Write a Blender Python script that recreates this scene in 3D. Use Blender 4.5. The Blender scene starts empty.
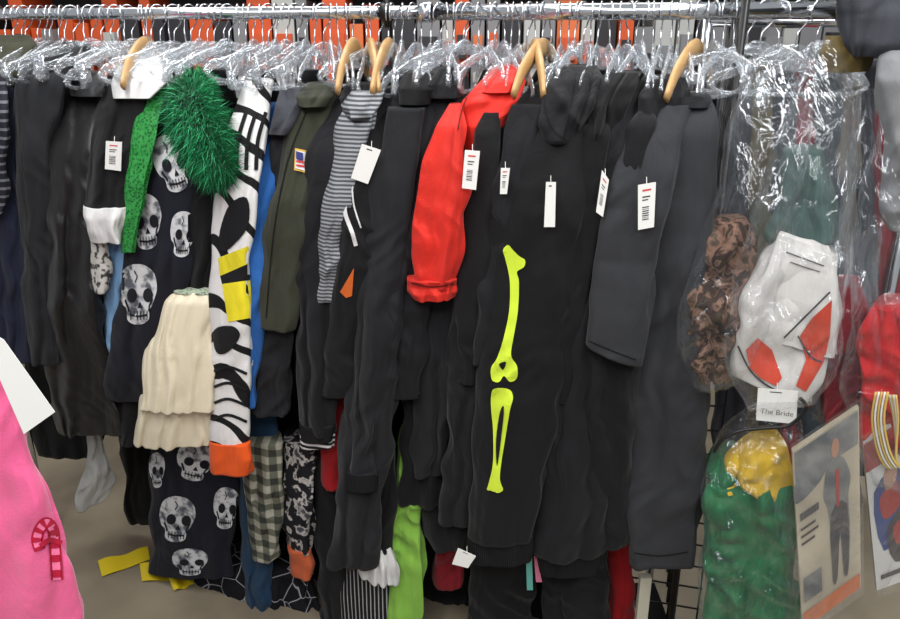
import bpy, bmesh, math, random
import numpy as np
from mathutils import Vector, Matrix
random.seed(7)
F=780.0; TH=math.radians(20); CAMZ=1.75
CAM=Vector((0,0,CAMZ)); CT,ST=math.cos(TH),math.sin(TH)
NX,NY=0.257,0.9664
RC=NX*0.82+NY*1.75
RAILZ=CAMZ+0.03
def ray(px,py):
    u=(px-450)/F; v=(309.5-py)/F
    return Vector((u,CT+v*ST,-ST+v*CT))
def P(px,py,off=0.0):
    d=ray(px,py); t=(RC-off)/(NX*d.x+NY*d.y)
    return CAM+d*t
# ---------- materials ----------
MC={}
def lin(c):
    return tuple(((x/255)/12.92 if x/255<=0.04045 else ((x/255+0.055)/1.055)**2.4) for x in c)+(1,)
def newmat(name):
    m=bpy.data.materials.new(name); m.use_nodes=True
    nt=m.node_tree; b=nt.nodes['Principled BSDF']; return m,nt,b
def nd(nt,t,**k):
    n=nt.nodes.new(t)
    for a,v in k.items(): setattr(n,a,v)
    return n
def bump(nt,b,scale,strength,stretch=(1,1,1),det=4,weave=0.3):
    tc=nd(nt,'ShaderNodeTexCoord'); mp=nd(nt,'ShaderNodeMapping'); mp.inputs['Scale'].default_value=stretch
    nt.links.new(tc.outputs['Object'],mp.inputs[0])
    n=nd(nt,'ShaderNodeTexNoise'); n.inputs['Scale'].default_value=scale; n.inputs['Detail'].default_value=det; n.inputs['Distortion'].default_value=0.8
    nt.links.new(mp.outputs[0],n.inputs['Vector'])
    bp=nd(nt,'ShaderNodeBump'); bp.inputs['Strength'].default_value=strength; bp.inputs['Distance'].default_value=0.03
    nt.links.new(n.outputs[0],bp.inputs['Height'])
    n2=nd(nt,'ShaderNodeTexNoise'); n2.inputs['Scale'].default_value=380; n2.inputs['Detail'].default_value=2
    nt.links.new(tc.outputs['Object'],n2.inputs['Vector'])
    bp2=nd(nt,'ShaderNodeBump'); bp2.inputs['Strength'].default_value=weave; bp2.inputs['Distance'].default_value=0.003
    nt.links.new(n2.outputs[0],bp2.inputs['Height']); nt.links.new(bp.outputs[0],bp2.inputs['Normal'])
    nt.links.new(bp2.outputs[0],b.inputs['Normal'])
    return tc,n
def cloth(name,col,rough=0.85,sheen=0.06,bs=9,bstr=0.45,var=0.25,spec=0.2):
    if name in MC: return MC[name]
    m,nt,b=newmat(name)
    tc,n=bump(nt,b,bs,bstr,(1,1,0.35))
    c=lin(col)
    r=nd(nt,'ShaderNodeValToRGB')
    r.color_ramp.elements[0].position=0.3; r.color_ramp.elements[1].position=0.7
    r.color_ramp.elements[0].color=tuple(x*(1-var) for x in c[:3])+(1,)
    r.color_ramp.elements[1].color=tuple(min(1,x*(1+var)) for x in c[:3])+(1,)
    nt.links.new(n.outputs[0],r.inputs[0]); nt.links.new(r.outputs[0],b.inputs['Base Color'])
    b.inputs['Roughness'].default_value=rough; b.inputs['Specular IOR Level'].default_value=spec
    b.inputs['Sheen Weight'].default_value=sheen; b.inputs['Sheen Roughness'].default_value=0.5
    MC[name]=m; return m
def ramp_pattern(name,kind,cols,scale,rough=0.8,pos=(0.48,0.52),stretch=(1,1,1),dist=0.0,direction='Z'):
    if name in MC: return MC[name]
    m,nt,b=newmat(name); tc,n=bump(nt,b,9,0.35,(1,1,0.45))
    mp=nd(nt,'ShaderNodeMapping'); mp.inputs['Scale'].default_value=stretch
    nt.links.new(tc.outputs['Object'],mp.inputs[0])
    if kind=='wave':
        t=nd(nt,'ShaderNodeTexWave'); t.bands_direction=direction; t.inputs['Scale'].default_value=scale; t.inputs['Distortion'].default_value=dist
        t.inputs['Detail'].default_value=1
        out=t.outputs['Fac']
    elif kind=='vor':
        t=nd(nt,'ShaderNodeTexVoronoi'); t.inputs['Scale'].default_value=scale; out=t.outputs['Distance']
    elif kind=='edge':
        t=nd(nt,'ShaderNodeTexVoronoi'); t.feature='DISTANCE_TO_EDGE'; t.inputs['Scale'].default_value=scale; out=t.outputs['Distance']
    else:
        t=nd(nt,'ShaderNodeTexNoise'); t.inputs['Scale'].default_value=scale; t.inputs['Detail'].default_value=2; t.inputs['Distortion'].default_value=dist; out=t.outputs[0]
    nt.links.new(mp.outputs[0],t.inputs['Vector'])
    r=nd(nt,'ShaderNodeValToRGB'); e=r.color_ramp.elements
    e[0].position=pos[0]; e[0].color=lin(cols[0]); e[1].position=pos[1]; e[1].color=lin(cols[1])
    for i,cc in enumerate(cols[2:]):
        x=e.new(pos[2+i]); x.color=lin(cc)
    nt.links.new(out,r.inputs[0]); nt.links.new(r.outputs[0],b.inputs['Base Color'])
    b.inputs['Roughness'].default_value=rough; b.inputs['Specular IOR Level'].default_value=.2
    MC[name]=m; return m
def plaidmat():
    m,nt,b=newmat('plaid'); tc,n=bump(nt,b,9,0.4)
    outs=[]
    for dr in ('X','Z'):
        t=nd(nt,'ShaderNodeTexWave'); t.bands_direction=dr; t.inputs['Scale'].default_value=7; nt.links.new(tc.outputs['Object'],t.inputs['Vector'])
        r=nd(nt,'ShaderNodeMapRange'); r.inputs['From Min'].default_value=.4; r.inputs['From Max'].default_value=.6; nt.links.new(t.outputs['Fac'],r.inputs[0]); outs.append(r.outputs[0])
    a=nd(nt,'ShaderNodeMath',operation='ADD'); nt.links.new(outs[0],a.inputs[0]); nt.links.new(outs[1],a.inputs[1])
    d=nd(nt,'ShaderNodeMath',operation='MULTIPLY'); d.inputs[1].default_value=.5; nt.links.new(a.outputs[0],d.inputs[0])
    r=nd(nt,'ShaderNodeValToRGB'); e=r.color_ramp.elements; e[0].color=lin((40,42,36)); e[1].color=lin((150,148,134)); x=e.new(.5); x.color=lin((88,90,76))
    nt.links.new(d.outputs[0],r.inputs[0]); nt.links.new(r.outputs[0],b.inputs['Base Color']); b.inputs['Roughness'].default_value=.9
    return m
def solid(name,col,rough=0.5,metal=0.0):
    if name in MC: return MC[name]
    m,nt,b=newmat(name)
    tc=nd(nt,'ShaderNodeTexCoord'); n=nd(nt,'ShaderNodeTexNoise'); n.inputs['Scale'].default_value=40
    nt.links.new(tc.outputs['Object'],n.inputs['Vector'])
    mr=nd(nt,'ShaderNodeMapRange'); mr.inputs['To Min'].default_value=max(0,rough-0.06); mr.inputs['To Max'].default_value=min(1,rough+0.06)
    nt.links.new(n.outputs[0],mr.inputs[0]); nt.links.new(mr.outputs[0],b.inputs['Roughness'])
    b.inputs['Base Color'].default_value=lin(col); b.inputs['Metallic'].default_value=metal
    MC[name]=m; return m
def clear(name,base=0.12,edge=0.75,rough=0.08,tint=(235,240,245),haze=0.35,bs=14,bstr=0.6,stretch=(1,1,1)):
    if name in MC: return MC[name]
    m=bpy.data.materials.new(name); m.use_nodes=True; nt=m.node_tree; nt.nodes.clear()
    o=nd(nt,'ShaderNodeOutputMaterial'); mix=nd(nt,'ShaderNodeMixShader'); tr=nd(nt,'ShaderNodeBsdfTransparent')
    gl=nd(nt,'ShaderNodeBsdfGlossy'); gl.inputs['Roughness'].default_value=rough; gl.inputs['Color'].default_value=lin(tint)
    df=nd(nt,'ShaderNodeBsdfDiffuse'); df.inputs['Color'].default_value=lin(tint)
    mx2=nd(nt,'ShaderNodeMixShader'); mx2.inputs[0].default_value=haze
    lw=nd(nt,'ShaderNodeLayerWeight'); lw.inputs['Blend'].default_value=0.35
    mr=nd(nt,'ShaderNodeMapRange'); mr.inputs['To Min'].default_value=base; mr.inputs['To Max'].default_value=edge
    nt.links.new(lw.outputs['Facing'],mr.inputs[0]); nt.links.new(mr.outputs[0],mix.inputs[0])
    tc=nd(nt,'ShaderNodeTexCoord'); n=nd(nt,'ShaderNodeTexNoise'); n.inputs['Scale'].default_value=bs; n.inputs['Detail'].default_value=3; n.inputs['Distortion'].default_value=1.5
    mp=nd(nt,'ShaderNodeMapping'); mp.inputs['Scale'].default_value=stretch
    nt.links.new(tc.outputs['Object'],mp.inputs[0]); nt.links.new(mp.outputs[0],n.inputs['Vector'])
    bp=nd(nt,'ShaderNodeBump'); bp.inputs['Strength'].default_value=bstr; bp.inputs['Distance'].default_value=0.03
    nt.links.new(n.outputs[0],bp.inputs['Height'])
    for s in (gl,lw,df): nt.links.new(bp.outputs[0],s.inputs['Normal'])
    nt.links.new(gl.outputs[0],mx2.inputs[1]); nt.links.new(df.outputs[0],mx2.inputs[2])
    nt.links.new(tr.outputs[0],mix.inputs[1]); nt.links.new(mx2.outputs[0],mix.inputs[2]); nt.links.new(mix.outputs[0],o.inputs[0])
    MC[name]=m; return m
# ---------- mesh building ----------
def make(name,parts,parent=None,smooth=True,recenter=True):
    V=[];Fc=[];mi=[];mats=[]
    for v,f,m in parts:
        b=len(V); V+= [Vector(x) for x in v]
        if m not in mats: mats.append(m)
        k=mats.index(m)
        for q in f: Fc.append([i+b for i in q]); mi.append(k)
    c=Vector((0,0,0))
    if recenter and V:
        lo=Vector([min(v[i] for v in V) for i in range(3)]); hi=Vector([max(v[i] for v in V) for i in range(3)]); c=(lo+hi)/2
    me=bpy.data.meshes.new(name); me.from_pydata([v-c for v in V],[],Fc)
    for m in mats: me.materials.append(m)
    me.polygons.foreach_set('material_index',mi)
    me.polygons.foreach_set('use_smooth',[smooth]*len(Fc)); me.update()
    o=bpy.data.objects.new(name,me); bpy.context.collection.objects.link(o); o.location=c
    if parent:
        o.parent=parent; o.matrix_parent_inverse=Matrix.Translation(parent.location).inverted()
    return o
def sm(a,k):
    if k<1: return a
    x=np.arange(-3*k,3*k+1); g=np.exp(-x**2/(2*k*k)); g/=g.sum()
    p=len(x)//2
    ap=np.concatenate([2*a[0]-a[1:p+1][::-1],a,2*a[-1]-a[-p-1:-1][::-1]])
    return np.convolve(ap,g,'valid')
def nz(grid,u,v):
    n=grid.shape[0]
    iu=np.floor(u).astype(int); iv=np.floor(v).astype(int); fu=u-iu; fv=v-iv
    fu=fu*fu*(3-2*fu); fv=fv*fv*(3-2*fv)
    g=lambda a,b: grid[a%n,b%n]
    return (g(iu,iv)*(1-fu)+g(iu+1,iv)*fu)*(1-fv)+(g(iu,iv+1)*(1-fu)+g(iu+1,iv+1)*fu)*fv
def loft(rows,mat,df=0.035,db=0.10,fold=0.023,seed=0,wl=0.042,nu=104,nv=120,ex=0.75,diag=0.4,smk=2,flare=0.3,Pf=None,vl=0.5,crum=0.07,wob=1.0):
    Pf=Pf or P
    rs=[];lo=None
    for r in rows:
        r=list(r)
        if len(r)<4: r.append(lo if lo is not None else 0.1)
        lo=r[3]
        if len(r)<5: r.append(0)
        rs.append(r)
    R=np.array(rs,float); rng=np.random.RandomState(seed*13+5)
    L=np.concatenate([[0],np.cumsum(np.abs(np.diff(R[:,0]))+1)]); t=np.linspace(0,L[-1],nv)
    C=[sm(np.interp(t,L,R[:,i]),smk) for i in range(5)]
    g1,g2,g3,g4=[rng.uniform(-1,1,(64,64)) for _ in range(4)]
    p1,p2=rng.uniform(0,6.3,2); sg=rng.choice([-1,1])
    th=np.linspace(0,2*math.pi,nu,endpoint=False)
    cx,sx=np.cos(th),np.sin(th)
    X=np.sign(cx)*np.abs(cx)**ex; Y=np.sign(sx)*np.abs(sx)**0.8
    V=[]
    for j in range(nv):
        py,xl,xr,off,tl=[c[j] for c in C]
        A=Pf(xl,py-tl/2,off); B=Pf(xr,py+tl/2,off); c=(A+B)/2; h=(B-A).length/2
        a=(B-A).normalized(); d=c-CAM; d.z=0; d.normalize()
        z=c.z; tt=j/(nv-1)
        amp=fold*(flare+(1-flare)*min(1,tt*2.0))
        h*=1+wob*(0.04*math.sin(z*14+p1)+0.035*math.sin(z*33+p2))
        w=h*X+10; zz=np.full(nu,z+10)
        warp=nz(g4,w/.12,zz/.2)*0.5
        n1=nz(g1,w/wl+warp,zz/vl)
        n2=nz(g2,w/(wl*.45)+warp*1.2,zz/(vl*.5))
        q=w*sg+zz*1.1
        n3=nz(g3,q/.055,(w-zz*sg)/.2+warp)
        n4=nz(g4,w/crum,zz/(crum*.8))
        rg=np.sqrt(n1*n1+.002)
        g=1.25*rg+0.25*np.sqrt(n2*n2+.01)+diag*(1-2*np.sqrt(n3*n3+.003))*np.clip(nz(g1,w/.2,zz/.12)+.35,0,1)+diag*.4*np.sqrt(n4*n4+.01)-.6
        rel=min(1,h/0.03)
        dd=np.where(Y<0,df*Y,db*Y)*rel-amp*g*np.where(Y<0.3,1,0.4)*rel
        wx=(w-10)+amp*0.6*nz(g2,th/6.283*7,zz/.07)*rel
        for i in range(nu):
            V.append(c+a*wx[i]+d*dd[i])
    Fc=[]
    for j in range(nv-1):
        for i in range(nu):
            i2=(i+1)%nu
            Fc.append([j*nu+i,(j+1)*nu+i,(j+1)*nu+i2,j*nu+i2])
    Fc.append(list(range(nu))); Fc.append([ (nv-1)*nu+i for i in range(nu)][::-1])
    return (V,Fc,mat)
def tube(pts,r,mat,n=8,flat=(1,1)):
    pts=[Vector(p) for p in pts]; V=[];Fc=[]
    N=len(pts)
    for i,p in enumerate(pts):
        a=pts[max(0,i-1)]; b=pts[min(N-1,i+1)]
        t=(b-a).normalized()
        if i==0:
            s=t.cross(Vector((0,1,0)))
            if s.length<.1: s=t.cross(Vector((1,0,0)))
            s.normalize()
        else:
            s=(s-t*s.dot(t)).normalized()
        q=t.cross(s)
        rr=r[i] if hasattr(r,'__len__') else r
        for k in range(n):
            an=2*math.pi*k/n
            V.append(p+s*math.cos(an)*rr*flat[0]+q*math.sin(an)*rr*flat[1])
    for i in range(N-1):
        for k in range(n):
            k2=(k+1)%n; Fc.append([i*n+k,i*n+k2,(i+1)*n+k2,(i+1)*n+k])
    Fc.append(list(range(n))[::-1]); Fc.append([(N-1)*n+k for k in range(n)])
    return (V,Fc,mat)
def box(lo,hi,mat):
    x0,y0,z0=lo;x1,y1,z1=hi
    V=[(x0,y0,z0),(x1,y0,z0),(x1,y1,z0),(x0,y1,z0),(x0,y0,z1),(x1,y0,z1),(x1,y1,z1),(x0,y1,z1)]
    return (V,[[0,3,2,1],[4,5,6,7],[0,1,5,4],[1,2,6,5],[2,3,7,6],[3,0,4,7]],mat)
def crom(pts,n=5,closed=True):
    out=[];N=len(pts)
    for i in range(N if closed else N-1):
        g=(lambda k: pts[k%N]) if closed else (lambda k: pts[min(max(k,0),N-1)])
        p0,p1,p2,p3=[np.array(g(i+k),float) for k in (-1,0,1,2)]
        for s in range(n):
            t=s/n
            out.append(tuple(0.5*((2*p1)+(-p0+p2)*t+(2*p0-5*p1+4*p2-p3)*t*t+(-p0+3*p1-3*p2+p3)*t**3)))
    if not closed: out.append(tuple(pts[-1]))
    return out
def decal(obj,poly,mat,lift=0.0025,step=5,smooth=True):
    """printed ink conformed on to the cloth surface of obj"""
    if smooth: poly=crom(poly,4)
    bm=bmesh.new(); vs=[bm.verts.new((p[0],p[1],0)) for p in poly]
    try: f=bm.faces.new(vs)
    except Exception: bm.free(); return None
    bmesh.ops.triangulate(bm,faces=bm.faces[:])
    xs=[p[0] for p in poly]; ys=[p[1] for p in poly]
    x=min(xs)+step/2
    while x<max(xs):
        bmesh.ops.bisect_plane(bm,geom=bm.verts[:]+bm.edges[:]+bm.faces[:],plane_co=(x,0,0),plane_no=(1,0,0)); x+=step
    y=min(ys)+step/2
    while y<max(ys):
        bmesh.ops.bisect_plane(bm,geom=bm.verts[:]+bm.edges[:]+bm.faces[:],plane_co=(0,y,0),plane_no=(0,1,0)); y+=step
    bm.verts.index_update(); V=[];bad=set()
    for v in bm.verts:
        d=ray(v.co.x,v.co.y).normalized()
        ok,loc,no,idx=obj.ray_cast(CAM-obj.location,d)
        if not ok: bad.add(v.index); V.append(Vector((0,0,0))); continue
        V.append(loc+obj.location-d*lift)
    Fc=[[v.index for v in f.verts] for f in bm.faces if not any(v.index in bad for v in f.verts)]
    bm.free()
    if not Fc: return None
    used=sorted({i for f in Fc for i in f}); mp={k:i for i,k in enumerate(used)}
    return ([V[k] for k in used],[[mp[i] for i in f] for f in Fc],mat)
def strip(obj,pts,w,mat,lift=.003,n=5,sel=None):
    """narrow stitched/printed line following the cloth"""
    c=crom(pts,n,False); V=[];Fc=[];bad=set()
    for i,p in enumerate(c):
        a=c[max(0,i-1)];b=c[min(len(c)-1,i+1)]; dx,dy=b[0]-a[0],b[1]-a[1]; l=math.hypot(dx,dy) or 1
        for s in (-1,0,1):
            x,y=p[0]-dy/l*w/2*s,p[1]+dx/l*w/2*s
            d=ray(x,y).normalized(); h,loc,no,idx=obj.ray_cast(CAM-obj.location,d)
            if not h: bad.add(len(V)); loc=Vector((0,0,0))
            V.append(loc+obj.location-d*lift)
    for i in range(len(c)-1):
        if sel is not None and (i%sel[0])>=sel[1]: continue
        for k in (0,1):
            f=[3*i+k,3*i+k+1,3*i+k+4,3*i+k+3]
            if not any(q in bad for q in f): Fc.append(f)
    if not Fc: print('strip miss',obj.name); return None
    for q in bad: V[q]=V[Fc[0][0]]
    return (V,Fc,mat)
def ell(cx,cy,rx,ry,n=10):
    return [(cx+rx*math.cos(2*math.pi*i/n),cy+ry*math.sin(2*math.pi*i/n)) for i in range(n)]
def line(pts,w):
    L=[];R=[]
    for i,p in enumerate(pts):
        a=pts[max(0,i-1)];b=pts[min(len(pts)-1,i+1)]
        dx,dy=b[0]-a[0],b[1]-a[1];l=math.hypot(dx,dy) or 1
        L.append((p[0]-dy/l*w/2,p[1]+dx/l*w/2));R.append((p[0]+dy/l*w/2,p[1]-dx/l*w/2))
    return L+R[::-1]
SK=ramp_pattern('skull_print','noise',[(84,88,95),(188,190,191)],34,pos=(.38,.54))
DK=cloth('print_black',(14,15,22))
def skull(obj,cx,cy,w,h,rot=0,sh=0.05):
    c,s=math.cos(rot),math.sin(rot)
    def T(pts): return [(cx+(x*w*c-y*h*s),cy+(x*w*s+y*h*c)) for x,y in pts]
    ps=[decal(obj,T([(-.5,-.1),(-.44,-.36),(-.2,-.5),(.15,-.5),(.42,-.36),(.5,-.1),(.42,.1),(.37,.2),(.3,.28),(.28,.44),(.1,.52),(-.12,.52),(-.28,.44),(-.3,.26),(-.4,.18),(-.46,.08)]),SK,0.003)]
    for e in (-.21,.21):
        ps.append(decal(obj,T(ell(e+sh,.02,.13,.12)),DK,0.006,4))
    ps.append(decal(obj,T([(sh,.12),(sh+.07,.24),(sh-.07,.24)]),DK,0.006,4,False))
    ps.append(decal(obj,T(line([(-.22,.36),(0,.385),(.24,.36)],.035)),DK,0.006,4,False))
    for i in range(6):
        x=-.19+.085*i
        ps.append(decal(obj,T(line([(x,.29),(x,.45)],.022)),DK,0.006,4,False))
    ps.append(decal(obj,T(line([(-.34,.1),(-.26,.24),(-.24,.3)],.05)),DK,0.006,4,False))
    ps.append(decal(obj,T(line([(.38,.08),(.3,.2),(.28,.3)],.04)),DK,0.006,4,False))
    ps.append(decal(obj,T(line([(-.1,-.4),(-.02,-.3),(-.08,-.2)],.03)),DK,0.006,4,False))
    return [p for p in ps if p]
def attach(name,obj,parts):
    parts=[p for p in parts if p]
    if parts: make(name,parts,parent=obj,smooth=True)
# palette
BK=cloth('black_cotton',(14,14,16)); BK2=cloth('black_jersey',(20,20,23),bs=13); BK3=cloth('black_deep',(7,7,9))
BKS=cloth('black_satin',(8,8,10),rough=.42,spec=.4,bs=7,bstr=.5)
CH=cloth('charcoal_cotton',(43,44,47),bs=11,bstr=.4,var=.15); CH2=cloth('charcoal_dark',(25,26,29))
SEAM_FOLD=cloth('seam_and_fold',(4,4,5)); RIB=ramp_pattern('black_rib','wave',[(6,6,8),(26,26,29)],60,pos=(.3,.7),direction='X')
# ---------- garments ----------
S=[0]
def LF(l):
    rows,mat=l[0],l[1]; kw=dict(l[2]) if len(l)>2 else {}
    S[0]+=1; kw.setdefault('seed',S[0]); return loft(rows,mat,**kw)
def G(name,*lofts): return make(name,[LF(l) for l in lofts])
hood=dict(nv=60,nu=80,fold=.024,df=.03,ex=.9,wl=.03,vl=.12,flare=.8,diag=.6)
for i,(x,bot) in enumerate([(70,420),(118,520),(165,540),(215,545),(262,560),(310,590),(352,600),(400,590),(445,600),(492,620),(545,640),(600,620),(650,560)]):  # black lofts added behind the row as darkness in the gaps
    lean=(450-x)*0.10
    G('dark_gap_backing',([(70,x-8,x+10,-.02),(95,x-24,x+26,-.08),(250,x-26+lean*.3,x+26+lean*.3,-.10),(bot,x-24+lean,x+24+lean,-.10)],BK3,dict(nu=48,nv=50,df=.03,db=.06)))
G('navy_jacket',([(60,-25,5,.0),(85,-45,14,.1),(120,-50,18,.15),(250,-40,24,.17),(350,-35,32,.17),(360,-34,32,.17)],cloth('navy_wool',(23,28,46))))
G('gray_knit_shirt',([(75,-30,4,.15),(110,-40,10,.2),(200,-40,8,.2),(215,-40,4,.2)],ramp_pattern('grey_stripe','wave',[(30,32,38),(100,100,108)],14,pos=(.75,.8)),dict(nu=60,nv=60)))
G('olive_shirt',([(35,-10,30,.0),(45,-25,36,.05),(75,-30,22,.1),(90,-30,12,.1)],cloth('olive',(56,56,42)),dict(nu=60,nv=60)))
G('black_coat',([(42,52,88,.0),(58,30,92,.07),(82,15,66,.14),(150,14,50,.18),(300,24,56,.18),(362,30,62,.18)],CH2),
  ([(46,60,88,.03),(62,42,84,.1),(78,46,72,.12)],BK,dict(nv=30,nu=60)))
G('black_satin_shirt',([(80,66,98,.02),(100,50,108,.1),(150,45,104,.17),(240,50,100,.19),(300,46,98,.19),(350,46,112,.16),(432,58,120,.13)],BKS,dict(fold=.028,wl=.05)),
  ([(72,84,100,.06),(82,70,104,.12),(96,72,100,.14)],BKS,dict(nv=30,nu=60)))
G('light_gray_stocking',([(418,84,98,.05),(450,87,104,.06),(470,84,111,.07),(484,78,115,.07,-4),(496,74,114,.07,-8),(505,78,104,.07,-10)],cloth('light_grey',(150,150,146)),dict(nu=70,nv=60,fold=.02,df=.015,db=.015,ex=.95,wl=.03,flare=.8,diag=.8)))
G('dark_long_skirt',([(330,20,104,-.12),(430,30,104,-.14),(455,38,100,-.14)],BK3,dict(nu=50,nv=50)))
WH=cloth('white_cotton',(196,196,195))
G('sailor_costume',([(78,114,154,.08),(105,98,146,.14),(160,86,136,.19),(208,84,130,.21)],BK),
  ([(58,126,172,.04),(68,118,174,.1),(84,114,164,.15),(98,116,150,.165)],WH,dict(fold=.016,df=.025,nu=70,nv=50)),
  ([(206,83,128,.215),(216,81,127,.225),(230,84,124,.225),(240,90,122,.22)],WH,dict(nv=40,nu=70)))
G('white_fur_trim',([(236,90,108,.2),(262,88,110,.2),(290,90,108,.2)],ramp_pattern('fur_leopard','noise',[(60,60,60),(180,178,172)],60,pos=(.4,.5)),dict(nv=30,nu=50)))
G('light_blue_shirt',([(90,112,130,.03),(150,114,130,.12),(250,106,126,.16),(362,103,117,.16)],cloth('light_blue',(112,152,190))))
SKM=cloth('navy_black_cotton',(15,17,27))
sk=G('skull_print_shirt',([(92,155,178,.05),(125,142,188,.12),(180,132,192,.17),(260,124,192,.185),(340,112,182,.18),(380,105,170,.17),(398,104,162,.16)],SKM,dict(fold=.014,wl=.07)),
  ([(370,122,175,.13),(440,118,150,.12)],BK))
attach('skull_prints',sk,skull(sk,172,163,36,56,-.25)+skull(sk,145,221,34,54,-.1)+skull(sk,183,234,26,44,.1)+skull(sk,138,294,38,58,0))
G('green_sequin_scarf',([(76,152,174,.1),(120,134,160,.17),(180,124,144,.22),(252,120,133,.23)],ramp_pattern('green_sequin','vor',[(10,70,30),(46,130,60)],140,rough=.4,pos=(.2,.6)),dict(df=.02,db=.02,nu=60)))
CR=cloth('cream_satin',(210,202,176),rough=.42,spec=.4,bs=10,bstr=.2,var=.06)
G('green_and_cream_dress',([(120,190,232,.1),(160,184,230,.15),(230,180,224,.17),(292,174,218,.17)],BK3),
 ([(287,176,217,.18),(298,166,218,.195),(350,146,219,.205),(402,137,220,.21),(406,137,220,.21)],CR,dict(fold=.026,wl=.034,df=.05,flare=.35,diag=.06,vl=.9)),
 ([(392,142,214,.18),(425,136,212,.19),(443,137,208,.19)],CR,dict(fold=.026,wl=.034,nv=50,diag=.06,vl=.9)),
 ([(287,175,217,.19),(289,174,217,.195),(291,174,217,.197)],ramp_pattern('sequin_band','vor',[(30,70,62),(150,160,140)],150,rough=.3,pos=(.2,.5)),dict(nv=8,fold=.002,smk=0)))
def boa():
    gm=[cloth('feather_dark',(6,62,38),rough=.7),cloth('feather_mid',(14,112,64),rough=.6),cloth('feather_light',(60,160,106),rough=.5)]
    ctr=crom([(200,84),(192,96),(194,116),(204,138),(214,158),(220,172)],6,False)
    off=[.14+.11*min(1,i/10) for i in range(len(ctr))]
    pts=[P(c[0],c[1],off[i]) for i,c in enumerate(ctr)]
    rad=[.035+.04*math.sin(math.pi*min(1,(i+3)/(len(pts)+3)))for i in range(len(pts))]
    parts=[tube(pts,[r*.6 for r in rad],gm[0],12)]
    rnd=random.Random(3)
    VV=[[],[],[]];FF=[[],[],[]]
    for k in range(17000):
        i=rnd.randrange(len(pts)-1); p=pts[i].lerp(pts[i+1],rnd.random()); r=rad[i]
        n=Vector((rnd.gauss(0,1),rnd.gauss(0,1),rnd.gauss(0,1))).normalized()
        a=p+n*r*.5; ln=r*rnd.uniform(.35,.75)
        sw=Vector((rnd.gauss(0,.35),rnd.gauss(0,.35),-.5+rnd.gauss(0,.35)))
        b=a+n*ln*.6+sw*ln*.25; c=a+n*ln*.9+sw*ln*.8
        s=n.cross(Vector((rnd.random(),rnd.random(),rnd.random()))).normalized()*.0010
        m=rnd.choice([0,1,1,1,2]); q=len(VV[m])
        VV[m]+=[a-s,a+s,b+s,b-s,c]; FF[m]+=[[q,q+1,q+2,q+3],[q+3,q+2,q+4]]
    for m in range(3): parts.append((VV[m],FF[m],gm[m]))
    make('green_feather_boa',parts,smooth=False)
boa()
PT=ramp_pattern('cartoon_print','wave',[(20,20,22),(204,204,202)],5,pos=(.16,.2),dist=6,direction='DIAGONAL')
cow=G('cartoon_print_pajama',([(80,244,274,.08),(125,228,268,.16),(200,214,256,.21),(300,210,250,.225),(400,211,249,.22),(442,210,249,.22)],PT,dict(fold=.012)),
  ([(440,209,250,.225),(455,209,251,.228),(470,211,250,.225)],cloth('orange_rib',(198,76,22)),dict(nv=24,smk=0)))
YL=cloth('yellow_print',(200,188,36)); BLK=cloth('ink',(15,15,18))
attach('yellow_print_patches',cow,[decal(cow,[(218,258),(248,246),(252,262),(220,276)],YL,.004,5,False),decal(cow,[(222,284),(250,280),(250,318),(228,322)],YL,.004,5,False),
  decal(cow,[(220,276),(252,262),(250,280),(222,284)],BLK,.004,5,False),
  decal(cow,[(230,204),(247,198),(248,226),(230,248),(220,250),(220,230)],BLK,.004),decal(cow,[(214,330),(232,326),(240,336),(228,352),(216,352)],BLK,.004)]+
  [strip(cow,[(212,y),(228,y-5),(247,y+2)],3,BLK,.004) for y in (372,388,404,420)]+
  [strip(cow,[(x,112),(x-8,140),(x-10,170)],4,BLK,.004) for x in (246,256,266)])
blu=G('blue_costume',([(105,262,292,.05),(180,250,280,.15),(300,242,268,.2),(352,238,262,.2),(405,232,254,.2)],cloth('royal_blue',(38,88,152))))
attach('yellow_stripe',blu,[decal(blu,[(240,284),(250,278),(250,330),(240,336)],YL)])
G('dark_gray_cardigan',([(95,288,322,.05),(140,270,306,.13),(320,254,292,.18),(412,250,288,.17)],CH2))
G('gray_polo_shirt',([(88,284,306,.12),(105,276,304,.15),(122,270,296,.16),(134,268,288,.165)],cloth('mid_gray',(58,60,66)),hood))
ol=G('olive_army_jacket',([(86,304,338,.05),(108,292,334,.13),(200,270,312,.2),(320,256,294,.215),(326,256,292,.215)],cloth('army_olive',(46,48,37))),
  ([(84,308,336,.1),(96,298,330,.15),(106,300,322,.16)],cloth('army_olive',(46,48,37)),dict(nu=60,nv=40)))
FB=solid('flag_blue',(30,40,100),.8);FR=solid('flag_red',(180,40,40),.8);GO=solid('flag_gold',(190,150,60),.8)
attach('flag_patch',ol,[decal(ol,[(295,148),(309,151),(307,173),(294,170)],GO,.004,6,False),decal(ol,[(296,150),(308,153),(306,171),(295,168)],WH,.006,6,False)]+
  [decal(ol,[(296.3,y),(307,y+2),(307,y+4),(296,y+2)],FR,.008,6,False) for y in (160,164)]+[decal(ol,[(296,151),(303,153),(303,161),(296,159)],FB,.009,6,False)])
attach('shoulder_seam',ol,[strip(ol,[(306,112),(288,160),(274,230),(266,318)],1.2,SEAM_FOLD)])
G('black_sweater',([(84,350,374,.04),(104,328,372,.12),(150,308,362,.19),(250,290,340,.215),(340,298,338,.21),(430,300,334,.2)],BK2),
  ([(84,348,378,.08),(98,338,376,.14),(112,342,370,.16)],BK2,hood),
  ([(422,300,334,.205),(438,302,332,.205)],RIB,dict(nv=16,nu=60,fold=.004)))
GST=ramp_pattern('fine_gray_stripe','wave',[(66,68,72),(136,139,143)],34,pos=(.35,.65))
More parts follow.
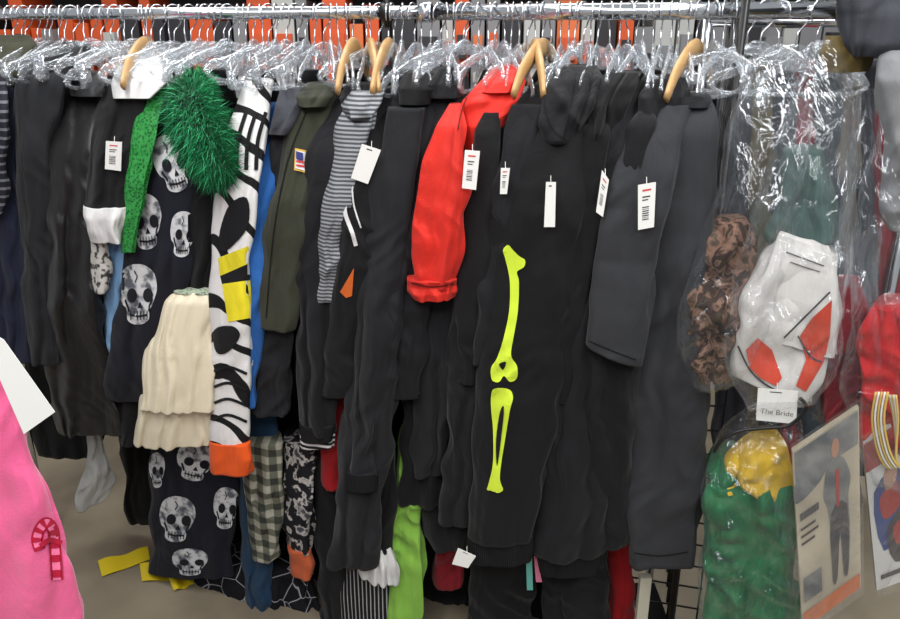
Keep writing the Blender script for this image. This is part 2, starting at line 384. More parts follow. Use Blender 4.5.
G('gray_striped_shirt',([(92,356,378,.12),(125,336,374,.19),(200,322,354,.225),(300,316,333,.23)],GST),
  ([(92,352,382,.17),(106,342,378,.195),(118,346,368,.2)],GST,dict(nu=60,nv=40)))
pip=G('black_track_jacket',([(88,372,404,.08),(125,352,402,.16),(180,336,392,.21),(250,332,378,.225),(300,330,372,.225),(392,318,358,.21)],BK))
ORT=cloth('orange_tri',(176,84,30))
attach('white_piping',pip,[strip(pip,[(345,190),(345,212),(352,232),(356,246)],4,WH),strip(pip,[(352,186),(354,206),(361,228)],1.6,WH),decal(pip,[(340,292),(354,268),(352,296),(346,298)],ORT,.004,5,False)])
G('black_zip_jacket',([(74,404,442,.05),(98,388,442,.12),(150,374,430,.19),(300,352,404,.22),(450,342,390,.22),(562,330,374,.2)],CH2,dict(wl=.05)),
  ([(108,388,424,.19),(180,372,414,.23),(300,356,398,.245),(420,350,384,.245),(470,346,378,.24)],CH2,dict(df=.03)),
  ([(468,345,379,.243),(486,346,378,.24)],RIB,dict(nv=16,nu=60,fold=.004)),
  ([(72,404,440,.1),(88,396,436,.15),(104,400,428,.165)],BK,hood))
G('black_fleece_jacket',([(68,434,466,.05),(98,420,466,.12),(200,398,444,.2),(330,386,428,.215),(395,380,418,.21)],BK2),
  ([(68,438,470,.1),(84,428,462,.15),(98,432,456,.165)],BK2,hood))
G('black_long_robe',([(100,440,470,.0),(250,402,470,.1),(400,400,462,.14),(500,398,450,.14)],BK),
   ([(250,416,470,.14),(350,414,462,.17),(470,412,446,.16)],CH2))
RED=cloth('red_satin',(192,36,24),rough=.65,spec=.25,bs=12,bstr=.4,var=.18)
RS=cloth('red_seam',(90,8,8))
red=G('red_satin_blouse',([(66,496,522,.06),(80,482,524,.12),(100,464,516,.165),(125,454,502,.175),(150,462,490,.16)],RED,dict(fold=.018,wl=.03)),
  ([(104,449,461,.19),(125,437,465,.225),(160,426,466,.245),(230,416,465,.255),(270,412,458,.255),(286,410,454,.25)],RED,dict(fold=.024,df=.03,diag=.35,wl=.028,vl=.5,ex=.8,wob=.5)),
  ([(70,496,522,.11),(82,486,522,.155),(92,480,514,.17)],RED,dict(hood,fold=.012)),
  ([(278,409,455,.255),(284,411,453,.25),(291,410,454,.255),(297,412,452,.25)],RED,dict(nv=30,fold=.014,wl=.012,smk=1)))
attach('sleeve_seams',red,[strip(red,[(411,283),(432,287),(454,284)],1.5,RS),strip(red,[(474,80),(462,110),(458,130)],1.2,RS)])
G('black_velour_dress',([(92,496,518,.08),(118,476,524,.15),(200,466,516,.195),(300,456,508,.21),(450,444,500,.215),(520,440,494,.2)],BK2),
  ([(112,484,500,.19),(130,476,500,.21),(200,468,496,.23),(300,458,484,.235),(380,452,476,.23)],BK,dict(df=.03)))
bone=G('skeleton_costume',([(70,552,588,.05),(92,522,602,.12),(128,505,600,.18),(200,492,584,.225),(350,480,566,.24),(450,472,552,.245),(535,466,534,.24)],BK,dict(df=.05,fold=.018,wl=.055)),
   ([(66,562,596,.1),(78,550,604,.15),(98,540,604,.19),(122,540,592,.205),(142,550,574,.21)],BK2,hood),
   ([(104,512,552,.18),(180,494,526,.235),(280,480,508,.245),(360,474,498,.24)],BK2,dict(df=.03)),
   ([(533,466,535,.242),(558,468,530,.24)],RIB,dict(nv=20,nu=80,fold=.006,wl=.05)))
NE=cloth('neon_yellow_green',(190,212,56),var=.05)
attach('bone_prints',bone,[decal(bone,[(505,258),(503,250),(508,245),(513,250),(519,256),(525,260),(524,267),(517,272),(519,282),(518,310),(514,335),(511,355),(517,366),(517,378),(510,382),(504,376),(499,382),(492,380),(491,368),(497,358),(503,340),(509,312),(510,285),(508,270)],NE,.003),
 decal(bone,[(492,391),(500,388),(510,390),(513,398),(510,410),(505,440),(501,465),(500,480),(503,490),(497,493),(493,490),(487,490),(489,482),(493,462),(493,430),(491,408)],NE,.003),
 decal(bone,[(500,412),(504,408),(501,440),(497,466),(496,440)],BK,.006,5),
 decal(bone,[(499,364),(506,362),(503,370)],BK,.006,5)])
attach('hood_fold_lines',bone,[strip(bone,[(552,74),(544,100),(552,128),(566,140)],1.2,SEAM_FOLD,.002),strip(bone,[(576,72),(572,100),(564,138)],1.2,SEAM_FOLD,.002)])  # dark lines painted on the hood to draw its folds
G('black_hoodie',([(74,604,640,.05),(98,586,642,.12),(140,572,628,.18),(300,552,614,.2),(450,538,610,.205),(548,534,604,.205)],BK2,dict(df=.05,wl=.055)),
   ([(72,606,638,.12),(86,592,636,.165),(104,580,628,.19),(126,582,616,.2),(144,588,604,.2)],BK,hood),
   ([(112,592,606,.185),(130,580,612,.21),(220,566,598,.23),(320,556,586,.235),(400,550,576,.23)],BK,dict(df=.03)),
   ([(546,534,605,.207),(570,537,600,.205)],RIB,dict(nv=20,nu=80,fold=.006)))
G('black_hooded_cape',([(76,644,676,.05),(105,622,680,.12),(150,608,662,.18),(250,592,650,.2),(400,590,634,.2),(540,596,632,.19)],BK,dict(df=.05)),
   ([(78,650,682,.12),(96,636,686,.16),(124,634,672,.175)],BK2,hood),
   ([(108,640,656,.18),(124,628,660,.205),(220,604,642,.225),(320,596,630,.225)],BK2,dict(df=.03)))
tee=G('charcoal_long_shirt',([(99,674,710,.1),(106,658,716,.14),(130,646,717,.17),(260,637,711,.19),(380,632,706,.19),(500,629,700,.19),(562,631,694,.185)],CH,dict(df=.035,fold=.02,wl=.07,wob=.5)),
   ([(104,656,694,.15),(135,628,684,.2),(200,606,672,.235),(280,594,655,.25),(348,584,639,.25,22),(352,584,638,.25,22)],CH,dict(df=.035,fold=.016,wl=.09,diag=.5,wob=.4)),
   ([(96,676,710,.135),(101,674,711,.147),(107,676,708,.155)],CH2,dict(nv=12,smk=0,df=.03,fold=.002)))
attach('stitched_seams',tee,[strip(tee,[(586,340),(610,350),(636,360)],1.2,SEAM_FOLD,.002),strip(tee,[(634,553),(660,556),(688,552)],1.2,SEAM_FOLD,.002)])
# lower-tier items
skp=G('skull_print_pants',([(425,150,220,.06),(480,150,238,.08),(572,150,232,.08)],SKM,dict(fold=.014,wl=.07)))
attach('skull_prints',skp,skull(skp,177,519,36,44,.1)+skull(skp,195,462,38,36,.2)+skull(skp,226,508,26,40,.1)+skull(skp,190,562,36,26)+skull(skp,157,470,16,34))
G('spider_web_lace_skirt',([(560,200,300,.02),(600,186,316,.04),(640,184,316,.04)],ramp_pattern('web_lace','edge',[(140,140,145),(14,14,18)],16,pos=(.012,.03)),dict(fold=.035,df=.06)))
G('blue_jeans',([(395,240,276,.06),(500,240,276,.07),(612,244,272,.08)],cloth('denim',(26,52,76))))
G('plaid_flannel_shirt',([(440,244,284,.11),(500,246,282,.12),(556,250,278,.12)],plaidmat()))
G('halloween_print_leggings',([(440,284,316,.1),(520,284,312,.11),(548,286,311,.11)],ramp_pattern('halloween_print','noise',[(20,20,24),(170,166,162),(60,60,66)],34,pos=(.5,.56,.66))),
  ([(546,286,312,.113),(558,287,311,.113),(572,288,310,.11)],cloth('rust_orange',(160,76,44)),dict(nu=60,nv=24)))
G('black_and_white_striped_shirt',([(390,300,333,.205),(446,300,332,.205)],ramp_pattern('bw_stripe','wave',[(20,20,22),(195,195,195)],20,pos=(.5,.55)),dict(nv=40,df=.02,fold=.01)))
G('red_shirt',([(390,318,350,.12),(482,320,346,.12)],cloth('red_cotton',(140,20,26)),dict(nv=40)))
G('black_pants',([(430,310,392,.08),(560,318,386,.1),(640,320,384,.1)],BK))
G('pinstripe_pants',([(560,344,392,.12),(640,344,390,.12)],ramp_pattern('pinstripe','wave',[(20,20,22),(150,150,150)],26,pos=(.82,.88),direction='X'),dict(nv=40)))
G('white_cuff_shirt',([(450,366,396,.15),(540,364,390,.16),(546,362,390,.165)],BK),([(543,361,392,.17),(560,359,398,.175),(577,360,398,.17,5)],WH,dict(nv=40,wl=.025)))
G('lime_green_leggings',([(440,398,418,.12),(500,391,420,.13),(640,386,424,.13)],cloth('lime_green',(120,166,66),var=.2),dict(fold=.028,wl=.03)))
G('red_satin_skirt',([(500,440,468,.06),(584,434,462,.07)],cloth('dark_red',(110,18,28)),dict(nv=40)))
G('black_trousers',([(440,416,480,.1),(530,424,474,.12),(545,432,470,.12)],BK2),([(540,468,540,.1),(640,470,530,.1)],BK),([(540,540,612,.08),(640,545,606,.08)],BK2))
G('red_cape',([(380,606,640,.0),(640,610,632,.0)],cloth('red_cotton',(140,20,26))))
# ---------- price tags ----------
deps=bpy.context.evaluated_depsgraph_get()
PAP=solid('tag_paper',(214,214,210),.6); INK=solid('tag_ink',(40,40,45),.7); INR=solid('tag_red',(190,60,60),.7)
def quad3(c4,th,mat):
    n=(c4[1]-c4[0]).cross(c4[3]-c4[0]).normalized()*th/2
    V=[p+n for p in c4]+[p-n for p in c4]
    return (V,[[0,1,2,3],[7,6,5,4],[0,4,5,1],[1,5,6,2],[2,6,7,3],[3,7,4,0]],mat)
def tag(name,c4,barcode=True,lift=.012,mat=None,off=None):
    cx=sum(c[0] for c in c4)/4;cy=sum(c[1] for c in c4)/4
    if off is None:
        best=1e9
        for q in list(c4)+[(cx,cy)]:
            d=ray(*q).normalized()
            ok,loc,*r=bpy.context.scene.ray_cast(deps,CAM,d)
            if ok:
                oo=RC-(NX*loc.x+NY*loc.y); best=min(best,-oo)
        off=-best+lift if best<1e8 else .2
    pts=[P(x,y,off) for x,y in c4]; parts=[quad3(pts,.0012,mat or PAP)]
    def sub(u0,v0,u1,v1,m):
        f=lambda u,v:(pts[0].lerp(pts[1],u)).lerp(pts[3].lerp(pts[2],u),v)
        q=[f(u0,v0),f(u1,v0),f(u1,v1),f(u0,v1)]; n=Vector((-NX,-NY,0))*.0012
        parts.append(([p+n for p in q],[[0,1,2,3]],m))
    if barcode:
        rr=random.Random(int(cx)); v=.5
        sub(.25,.12,.75,.16,INR)
        while v<.78:
            h=rr.choice([.012,.025]); sub(.25,v,.65,v+h,INK); v+=h+.025
        sub(.25,.27,.7,.3,INK); sub(.25,.34,.6,.365,INK)
    else:
        sub(.3,.07,.6,.1,INK)
    t0=(pts[0]+pts[1])/2
    parts.append(tube([t0+Vector((0,0,-.004)),t0+Vector((0,.008,.012))],.0007,PAP,5))
    return make(name,parts,smooth=False)
tag('price_tag',[(106,141),(122,142),(121,171),(105,169)])
tag('price_tag',[(362,144),(381,150),(368,184),(351,178)],False)
tag('price_tag',[(465,150),(480,151),(476,190),(462,188)])
tag('price_tag',[(501,168),(510,168),(507,194),(500,194)])
tag('price_tag',[(546,182),(556,182),(555,227),(544,227)],False)
tag('price_tag',[(602,170),(609,180),(603,217),(596,212)])
tag('price_tag',[(638,185),(656,182),(654,227),(638,230)])
tag('price_tag',[(458,548),(476,556),(468,568),(452,564)],False)
tag('price_tag',[(526,558),(532,556),(533,590),(527,590)],False,mat=solid('teal_tag',(90,160,150),.6),off=.2)
tag('price_tag',[(534,556),(537,556),(542,582),(536,582)],False,mat=solid('pink_tag',(200,110,140),.6),off=.2)
# ---------- hangers ----------
CHR=solid('chrome',(205,208,212),.18,1.0)
CLR=clear('clear_plastic_hanger',base=.1,edge=.75,rough=.1,haze=.25,bs=60,bstr=.3)
def woodmat():
    m,nt,b=newmat('hanger_wood'); tc=nd(nt,'ShaderNodeTexCoord'); w=nd(nt,'ShaderNodeTexNoise'); w.inputs['Scale'].default_value=12
    mp=nd(nt,'ShaderNodeMapping'); mp.inputs['Scale'].default_value=(1,6,6); nt.links.new(tc.outputs['Object'],mp.inputs[0]); nt.links.new(mp.outputs[0],w.inputs['Vector'])
    r=nd(nt,'ShaderNodeValToRGB'); r.color_ramp.elements[0].color=lin((150,112,66)); r.color_ramp.elements[1].color=lin((196,160,108))
    nt.links.new(w.outputs[0],r.inputs[0]); nt.links.new(r.outputs[0],b.inputs['Base Color']); b.inputs['Roughness'].default_value=.45
    return m
WOOD=woodmat()
def hook():
    pts=[]
    for i in range(14):
        a=math.radians(-35+ (235)*i/13); pts.append((.025*math.cos(a),0,.025*math.sin(a)-.004))
    pts+=[(-.021,0,-.022),(-.010,0,-.034),(-.001,0,-.044),(0,0,-.06),(0,0,-.085)]
    return tube(pts,.0019,CHR,6)
def hmesh(kind):
    p=[hook()]
    if kind=='wood':
        pts=crom([(-.205,0,-.17),(-.15,0,-.125),(-.06,0,-.088),(0,0,-.078),(.06,0,-.088),(.15,0,-.125),(.205,0,-.17)],4,False)
        p.append(tube(pts,[.012+.008*math.sin(math.pi*i/(len(pts)-1)) for i in range(len(pts))],WOOD,12,(1.1,.5)))
    elif kind=='a':
        pts=crom([(-.19,0,-.155),(-.17,0,-.135),(-.13,0,-.125),(-.05,0,-.095),(0,0,-.078),(.05,0,-.095),(.13,0,-.125),(.17,0,-.135),(.19,0,-.155)],4,False)
        p.append(tube(pts,.009,CLR,8,(1.2,.4)))
        p.append(tube(crom([(-.19,0,-.155),(-.15,0,-.17),(0,0,-.172),(.15,0,-.17),(.19,0,-.155)],4,False),.005,CLR,6))
        p.append(tube([(-.03,0,-.09),(-.02,0,-.12),(.02,0,-.12),(.03,0,-.09)],.004,CLR,6))
    else:
        pts=crom([(-.18,0,-.125),(-.12,0,-.105),(0,0,-.082),(.12,0,-.105),(.18,0,-.125)],4,False)
        p.append(tube(pts,.010,CLR,8,(1.1,.4)))
        for s in (-1,1):
            p.append(tube([(s*.16,0,-.118),(s*.16,0,-.15)],.004,CHR,6))
            p.append(box((s*.16-.014,-.006,-.175),(s*.16+.014,.006,-.135),CLR))
        p.append(tube(crom([(-.04,0,-.09),(-.02,0,-.07),(0,0,-.066),(.02,0,-.07),(.04,0,-.09)],3,False),.005,CLR,6))
    o=make('plastic_hanger' if kind!='wood' else 'wooden_hanger',p,recenter=False); me=o.data; bpy.data.objects.remove(o); return me
HM={k:hmesh(k) for k in ('wood','a','b')}
def railpt(px):
    d=ray(px,20); t=RC/(NX*d.x+NY*d.y); p=CAM+d*t; return Vector((p.x,p.y,RAILZ))
nyaw=math.atan2(-NY,-NX)
def hanger(px,kind,dyaw=0,roll=0,face=False,pitch=None):
    o=bpy.data.objects.new('wooden_hanger' if kind=='wood' else 'plastic_hanger',HM[kind]); bpy.context.collection.objects.link(o)
    o.location=railpt(px); base=math.atan2(-o.location.y,-o.location.x) if face else nyaw
    o.rotation_euler=(math.radians(roll),math.radians(random.uniform(-7,7) if pitch is None else pitch),base+math.radians(dyaw)); return o
rr=random.Random(11)
px=2
while px<735:
    if all(abs(px-w)>3 for w in (138,354,372,386,545,535,697)):
        hanger(px,rr.choice('aab'),rr.uniform(-28,28),rr.uniform(-4,4))
    px+=rr.uniform(6,10.5)
for w,dy in ((142,-18),(352,-11),(370,4),(388,-11),(543,-16),(536,6),(698,-13)): hanger(w,'wood',dy,face=True,pitch=0)
for w,dy,k in ((748,-50,'a'),(765,-60,'b'),(780,40,'a'),(800,-65,'a'),(818,-45,'b')): hanger(w,k,dy)
# ---------- rack ----------
rd=Vector((NY,-NX,0))
A=railpt(0)-rd*.7; B=railpt(838)
mid=railpt(440)
make('clothing_rack',[tube([A,mid],.0145,CHR,20),tube([mid-rd*.03,B],.018,CHR,20),tube([mid-rd*.05,mid-rd*.02],.023,CHR,20),tube([B-rd*.004,B+rd*.006],.021,CHR,20)])
BLKM=solid('black_wire',(18,18,20),.4,.3)
def wire(parts,a,b,r=.003): parts.append(tube([a,b],r,BLKM,6))
def gridpanel(name,origin,dirv,w,h,sp=.075):
    parts=[];n=int(w/sp); up=Vector((0,0,1))
    for i in range(n+1):
        o=origin+dirv*(i*sp); wire(parts,o,o+up*h)
    for j in range(int(h/sp)+1):
        o=origin+up*(j*sp)+Vector((.004,-.004,0)); wire(parts,o,o+dirv*(n*sp))
    return make(name,parts)
nv_=Vector((NX,NY,0))
e=railpt(742)
gridpanel('wire_grid_panel',Vector((e.x,e.y,.04))-nv_*.02,nv_,.45,1.85)
e2=railpt(640)
gridpanel('wire_grid_panel',Vector((e2.x,e2.y,.03))+nv_*.12,rd,.36,1.0)
post=railpt(742)
make('rack_upright_post',[tube([Vector((post.x,post.y,0))-nv_*.045,Vector((post.x,post.y,RAILZ+.25))-nv_*.045],.009,BLKM,12),box((post.x-.04,post.y-.25,0),(post.x+.04,post.y+.3,.03),BLKM)])
p=P(641,619,.1); make('white_display_post',[box((p.x-.015,p.y-.01,0),(p.x+.015,p.y+.01,.36),solid('ivory',(180,176,160),.5))],smooth=False)
j=railpt(387); make('rail_joint_clamp',[tube([j+Vector((0,0,-.035)),j+Vector((0,0,.06))],.008,BLKM,10),tube([j-rd*.012,j+rd*.012],.022,BLKM,16)])
lp=railpt(-60); make('rack_leg_post',[tube([Vector((lp.x,lp.y,0)),lp],.014,CHR,14)])
# ---------- right hand bagged costumes ----------
BAG=clear('poly_bag',base=.025,edge=.42,rough=.1,haze=.1,bs=11,bstr=.9,stretch=(1,1,.4))
def bagged(name,contents,bag,**kw):
    o=G(name,*contents); k=dict(fold=.02,wl=.05,db=.08,df=.05,diag=.8,nu=80,nv=90,vl=.2); k.update(kw)
    return o,(bag,k)
def close(o,b): make('poly_bag',[LF((b[0],BAG,b[1]))],parent=o)
CAMO=ramp_pattern('camo_brown','noise',[(46,34,28),(122,92,76),(70,58,46)],26,pos=(.44,.56,.64),dist=1.5)
crk=dict(fold=.03,diag=1.0,wl=.045,vl=.13,crum=.05,flare=1,df=.03,ex=.8)
o,b=bagged('bagged_camo_costume',[([(220,718,740,.17),(234,704,752,.19,6),(262,698,750,.2,10),(300,686,752,.2),(330,682,742,.2),(360,676,738,.19,-6),(376,690,726,.18)],CAMO,dict(crk,fold=.034,wob=.5))],
  [(60,752,790,.1),(110,735,812,.17),(200,712,800,.22),(300,682,775,.24),(360,676,756,.24),(382,700,740,.22)]); close(o,b)
OW=cloth('offwhite_knit',(188,186,183),bs=14,bstr=.4,var=.12)
o,b=bagged('bagged_white_shirt',[([(236,778,824,.19,14),(262,764,836,.21,16),(300,746,832,.22,18),(340,733,828,.22,20),(372,732,815,.215,22),(384,735,808,.21,24)],OW,dict(fold=.024,diag=.7,wl=.07,vl=.18,flare=1,ex=.45,df=.03,wob=.3)),
  ([(246,790,836,.205,18),(300,776,840,.22,18),(345,772,836,.22,18)],OW,dict(fold=.018,diag=.6,wl=.06,flare=1,ex=.45,df=.035,wob=.3)),
  ([(150,784,822,.14),(190,776,832,.16),(240,772,834,.16)],cloth('teal_gray',(62,82,78)),dict(nv=50,nu=70,fold=.028))],
  [(40,815,842,.1),(100,785,856,.18),(200,758,856,.24),(300,730,845,.27),(370,724,836,.27),(400,740,822,.26)],ex=.55)
PR=cloth('red_print',(176,58,38),var=.3)
attach('red_graphic_print',o,[decal(o,[(746,350),(758,338),(772,350),(782,378),(776,386),(760,378),(750,368)],PR,.004,5,False),
  decal(o,[(800,336),(812,318),(832,300),(830,336),(824,362),(806,392),(796,386),(806,360)],PR,.004,5,False),
  strip(o,[(738,346),(750,370),(768,386),(792,398)],2,INK,.006),strip(o,[(784,338),(800,322),(830,292)],1.8,INK,.006),
  strip(o,[(798,336),(810,356),(822,362)],1.6,INK,.006),
  strip(o,[(786,252),(802,258),(824,266)],1.2,INK,.004),strip(o,[(790,262),(804,267),(820,272)],1,INK,.004)])
close(o,b)
o,b=bagged('bagged_red_costume',[([(286,830,858,.1),(310,818,866,.13),(350,813,868,.14),(400,816,862,.14),(414,826,852,.13)],cloth('crimson',(120,24,36)),crk)],
  [(90,856,880,.08),(180,842,885,.14),(300,816,880,.17),(418,812,868,.17)]); close(o,b)
o,b=bagged('bagged_red_dress',[([(306,876,910,.2),(330,862,930,.22),(400,858,930,.22),(440,862,925,.22),(474,876,915,.21)],cloth('scarlet',(160,26,30)),crk)],
  [(110,880,900,.15),(250,850,935,.22),(400,846,940,.26),(480,868,930,.25)])
close(o,b)
CORD=solid('gold_cord',(194,166,80),.5)
make('gold_cord_bundle',[tube([P(x,y,.27+.004*k) for x,y in crom([(876+3*k,392),(872+3*k,420),(878+3*k,452),(888+3*k,468),(896,455),(894+k,420),(888+k*2,395)],4,False)],.0025,[CORD,PAP][k%2],6) for k in range(5)])
GR=cloth('kelly_green',(22,88,52),bs=14,bstr=.6,rough=.6); YE=cloth('mustard_yellow',(182,150,36),bs=14,bstr=.5,rough=.65)
o,b=bagged('bagged_green_dress',[([(478,712,794,.2),(490,708,796,.215),(540,706,794,.22),(620,708,796,.22),(660,712,796,.21)],GR,dict(crk,df=.045,fold=.034,ex=.6,vl=.16,wob=.4)),
  ([(455,716,740,.17),(470,708,745,.2),(500,706,745,.21)],GR,dict(crk,nv=50)),
  ([(440,752,772,.19),(450,736,782,.205),(466,726,789,.215,8),(484,722,790,.222,14),(492,726,786,.222,14)],YE,dict(crk,fold=.03,nv=80,vl=.12,wl=.035,df=.035))],
  [(412,748,795,.16),(432,718,806,.2),(480,704,802,.25),(560,698,800,.27),(620,700,802,.27),(670,704,800,.26)],ex=.55,df=.07); close(o,b)
make('black_bag_handle',[tube([P(x,y,.28) for x,y in crom([(714,452),(722,440),(740,431),(765,428),(790,425),(806,408),(800,398)],5,False)],.004,BLKM,8)])
card=tag('bride_label_card',[(758,388),(798,391),(796,424),(756,420)],False,off=.27)
fc=bpy.data.curves.new('label_text','FONT'); fc.body='The Bride'; fc.size=.0165
fo=bpy.data.objects.new('label_text',fc); bpy.context.collection.objects.link(fo); fc.materials.append(INK)
fo.location=P(760,413,.284); fo.rotation_euler=(math.radians(90),0,math.atan2(-NX,NY))
fo.parent=card; fo.matrix_parent_inverse=Matrix.Translation(card.location).inverted()
def packet(name,c4,off,base,subs):
    pts=[P(x,y,off) for x,y in c4]; parts=[quad3(pts,.018,base)]
    f=lambda u,v:(pts[0].lerp(pts[1],u)).lerp(pts[3].lerp(pts[2],u),v)
    n=(pts[1]-pts[0]).cross(pts[3]-pts[0]).normalized()
    if n.y>0: n=-n
    for k,(poly,m) in enumerate(subs):
        q=[f(u,v)+n*(.0095+.0004*(k+1)) for u,v in poly]; parts.append((q,[list(range(len(q)))],m))
    q=[f(u,v)+n*.022 for u,v in ((-.03,-.06),(1.03,-.06),(1.03,1.02),(-.03,1.02))]
    parts.append(quad3(q,.001,BAG))
    return make(name,parts,smooth=False)
R4=lambda a,b,c,d:[(a,b),(c,b),(c,d),(a,d)]
sg=ramp_pattern('pk_photo','noise',[(80,84,88),(130,130,128)],14,pos=(.35,.65),rough=.4);sb=ramp_pattern('pk_beige','noise',[(146,138,122),(180,170,150)],6,pos=(.3,.7),rough=.4)
so=solid('pk_orange',(180,96,56),.4);sd=solid('pk_dark',(60,58,64),.4);ss=solid('pk_skin',(160,120,100),.5);sr=solid('pk_red',(150,50,50),.4);sbl=solid('pk_blue',(50,68,120),.4);sw=solid('pk_white',(200,200,198),.4)
fig=[(.5,.2),(.62,.17),(.76,.2),(.86,.32),(.82,.42),(.84,.62),(.8,.84),(.72,.84),(.68,.6),(.62,.84),(.54,.84),(.54,.6),(.5,.42),(.44,.34)]
packet('costume_packet',[(792,450),(858,406),(860,585),(802,628)],.3,sb,
  [(R4(.02,.01,.98,.18),sg),(crom([(.02,.17),(.5,.16),(.4,.24),(.02,.28)],3),sg),(crom(fig,3),sg),(crom([(.54,.46),(.8,.46),(.8,.83),(.73,.82),(.68,.58),(.62,.83),(.55,.82)],3),sd),(crom(ell(.64,.12,.06,.05),2),ss),([(.63,.24),(.69,.24),(.68,.44),(.64,.44)],sr),(R4(.02,.9,.98,.99),so),(R4(.06,.34,.36,.38),sd),(R4(.06,.42,.3,.435),sd),(R4(.06,.46,.34,.475),sd),(R4(.06,.5,.28,.515),sd),(R4(.06,.7,.36,.84),sg)])
packet('costume_packet',[(862,440),(925,398),(925,570),(876,588)],.24,sw,
  [(R4(.0,.02,1,.2),sr),(crom([(.1,.35),(.6,.28),(.75,.6),(.2,.75)],3),sbl),(crom([(.2,.4),(.5,.35),(.55,.5),(.25,.55)],3),sr),(crom([(.3,.25),(.5,.22),(.48,.35),(.3,.37)],3),ss),(crom([(.3,.6),(.9,.5),(.95,.8),(.4,.85)],3),sd),(crom([(.4,.62),(.7,.58),(.7,.7),(.45,.74)],3),sr),(R4(.1,.9,.9,.93),sd)])
# neighbouring rack behind the bags
cols=[(58,60,66),(86,80,60),(34,36,42),(110,30,38),(50,58,64),(90,86,80),(44,46,52),(104,28,34)]
for i,x in enumerate(range(738,960,22)):
    c=cols[i%len(cols)]
    G('hanging_garment',([(60,x-10,x+12,-.35),(85,x-20,x+22,-.4),(300,x-22,x+18,-.42),(470+(i%3)*18,x-28,x+10,-.42)],cloth('bgc%d'%(i%8),c),dict(nu=50,nv=50,fold=.022)))
G('gray_folded_sweater',([(-20,842,930,.1),(10,838,940,.14),(45,842,940,.14),(56,850,930,.12)],cloth('sweater_grey',(48,50,56)),dict(crk,nv=60)))
G('olive_scarf',([(36,826,862,.1),(52,820,868,.12),(72,828,864,.12)],cloth('olive_yellow',(92,78,42)),dict(crk,nv=40)))
G('gray_plush_garment',([(50,880,905,.16),(80,876,930,.2),(150,880,940,.2),(230,886,940,.2)],cloth('lt_grey_fleece',(110,112,114)),dict(fold=.024)))
br=[railpt(715)+nv_*.35,railpt(1000)+nv_*.35]
make('background_rail',[tube([br[0]+Vector((0,0,-.02)),br[1]+Vector((0,0,-.02))],.014,CHR,14),tube([Vector((br[0].x,br[0].y,0)),br[0]],.014,CHR,14),tube([Vector((br[1].x,br[1].y,0)),br[1]],.014,CHR,14)])
# ---------- pink sweater, foreground left ----------
def PY(Y):
    def f(px,py,off=0):
        d=ray(px,py); return CAM+d*((Y-off)/d.y)
    return f
PK=cloth('pink_fleece',(214,88,134),bs=16,sheen=.3,bstr=.3,var=.08)
Pn=PY(1.05)
pk=G('pink_sweater',([(112,-330,-270,.0),(140,-340,-210,.0),(300,-330,-40,.0),(370,-320,2,.0),(430,-310,27,.0),(520,-300,56,.0),(600,-290,78,.0),(700,-280,104,.0)],PK,dict(Pf=Pn,fold=.014,df=.05,db=.08,wl=.07,ex=.5,nu=140,wob=.05)))
make('chrome_side_rail',[tube([(-.98,.3,1.68),(-.98,1.5,1.68)],.014,CHR,14),tube([(-.98,.3,0),(-.98,.3,1.68)],.014,CHR,14),tube([(-.98,1.5,0),(-.98,1.5,1.68)],.014,CHR,14)])
PD=cloth('patch_pink',(165,18,50)); PL=cloth('patch_light',(226,110,150))
c1=[(40,550),(37,540),(40,529),(47,523),(53,530),(55,545),(56,562),(57,580)]
attach('candy_cane_patch',pk,[strip(pk,c1,12,PD,.003),strip(pk,c1,8,PL,.0045),strip(pk,c1,8,PD,.006,sel=(4,2)),
  strip(pk,[(40,546),(50,540),(62,543)],5,PD,.008)])
pts=[Pn(-25,322,.13),Pn(4,340,.13),Pn(55,412,.13),Pn(24,434,.13)]
make('price_label',[quad3(pts,.001,PAP)],smooth=False,parent=pk)
# ---------- floor, wall, background shelving ----------
m,nt,b=newmat('concrete_floor'); tc=nd(nt,'ShaderNodeTexCoord'); n=nd(nt,'ShaderNodeTexNoise'); n.inputs['Scale'].default_value=2.5; n.inputs['Detail'].default_value=8
nt.links.new(tc.outputs['Object'],n.inputs['Vector']); r=nd(nt,'ShaderNodeValToRGB'); r.color_ramp.elements[0].position=.35; r.color_ramp.elements[1].position=.7
r.color_ramp.elements[0].color=lin((104,95,80)); r.color_ramp.elements[1].color=lin((144,134,114))
nt.links.new(n.outputs[0],r.inputs[0]); nt.links.new(r.outputs[0],b.inputs['Base Color']); b.inputs['Roughness'].default_value=.45
make('floor',[box((-4,-2,-.05),(4,6.1,0),m)],smooth=False)
make('wall_back',[box((-4,6,0),(4,6.1,3.5),solid('wall_paint',(200,198,192),.8))],smooth=False)
sh=solid('shelf_metal',(130,130,132),.4,.2)
parts=[box((-3.4,4.35,0),(3.4,4.4,2.4),solid('shelf_back',(70,70,74),.6))]
for z in (.15,.6,1.05,1.42,1.95): parts.append(box((-3.4,3.9,z),(3.4,4.36,z+.03),sh))
shelf=make('display_shelf',parts,smooth=False)
rb=random.Random(5); pc=[solid('pkg_orange',(196,76,26),.5)]*3+[solid('pkg_orange2',(204,104,54),.5),solid('pkg_dark',(36,34,38),.5),solid('pkg_dark',(36,34,38),.5),solid('pkg_grey',(120,120,122),.5),solid('pkg_white',(170,170,166),.5)]
pc2=pc[4:]+[solid('pkg_white',(170,170,166),.5),solid('pkg_grey',(120,120,122),.5)]
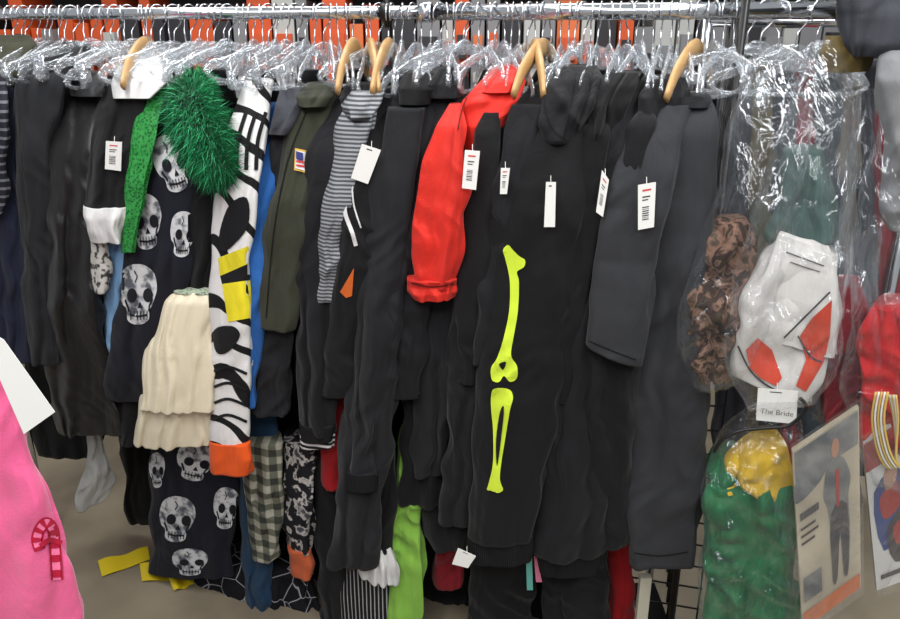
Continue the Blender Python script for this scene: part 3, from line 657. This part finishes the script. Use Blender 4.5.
for z,hm in ((1.45,.46),(1.98,.4),(1.08,.3)):
    x=-3.3; parts=[]
    while x<3.2:
        w=rb.uniform(.04,.11); h=rb.uniform(.6,.98)*hm; pl=pc if x<.85 else pc2; mm=rb.choice(pl)
        parts.append(box((x,3.93+rb.uniform(0,.05),z),(x+w,4.25,z+h),mm))
        parts.append(box((x+.01,3.92,z+h*.35),(x+w-.01,3.93+.05,z+h*.6),rb.choice(pl)))
        parts.append(box((x+.01,3.915,z+h*.1),(x+w-.01,3.93+.05,z+h*.2),rb.choice(pl)))
        x+=w+.012
    make('boxed_costume_row',parts,smooth=False,parent=shelf)
YT=solid('yellow_tape',(200,176,26),.45)
def onfloor(px,py,z=.004):
    d=ray(px,py); return CAM+d*((z-CAMZ)/d.z)
def ribbon(c4,lift):
    N=12; V=[];Fc=[]
    for i in range(N+1):
        t=i/N; a=onfloor(c4[0][0]+(c4[1][0]-c4[0][0])*t,c4[0][1]+(c4[1][1]-c4[0][1])*t); b=onfloor(c4[3][0]+(c4[2][0]-c4[3][0])*t,c4[3][1]+(c4[2][1]-c4[3][1])*t)
        z=Vector((0,0,lift*(.5+.5*math.sin(t*9)))); V+=[a+z,b+z*.3]
    for i in range(N): Fc.append([2*i,2*i+1,2*i+3,2*i+2])
    return (V,Fc,YT)
make('yellow_ribbon',[ribbon([(98,562),(148,548),(150,560),(102,577)],.01),ribbon([(140,566),(196,572),(196,580),(142,582)],.02),ribbon([(166,574),(192,566),(194,586),(174,592)],.03)])
# ---------- lights ----------
def area(name,loc,size,size_y,e,rot=(0,0,0)):
    l=bpy.data.lights.new(name,'AREA'); l.shape='RECTANGLE'; l.size=size; l.size_y=size_y; l.energy=e; l.color=(1,.99,.98)
    o=bpy.data.objects.new(name,l); bpy.context.collection.objects.link(o); o.location=loc; o.rotation_euler=rot
area('ceiling_light',(-.9,.5,3.3),.3,3.0,80)
area('ceiling_light',(1.1,.4,3.3),.3,3.0,80)
area('ceiling_light',(-.2,3.1,3.3),3.0,.4,50)
area('ceiling_light',(0,-1.2,3.1),2.4,.5,58,(math.radians(25),0,0))
w=bpy.data.worlds.new('World'); bpy.context.scene.world=w; w.use_nodes=True
w.node_tree.nodes['Background'].inputs[0].default_value=(.92,.96,1,1); w.node_tree.nodes['Background'].inputs[1].default_value=.46
cd=bpy.data.cameras.new('Camera'); co=bpy.data.objects.new('Camera',cd); bpy.context.collection.objects.link(co)
co.location=CAM; co.rotation_euler=(math.radians(70),0,0); cd.sensor_width=36; cd.lens=F/900*36; cd.clip_start=.05
bpy.context.scene.camera=co
try: bpy.context.scene.view_settings.view_transform='Standard'
except Exception as ex: print(ex)
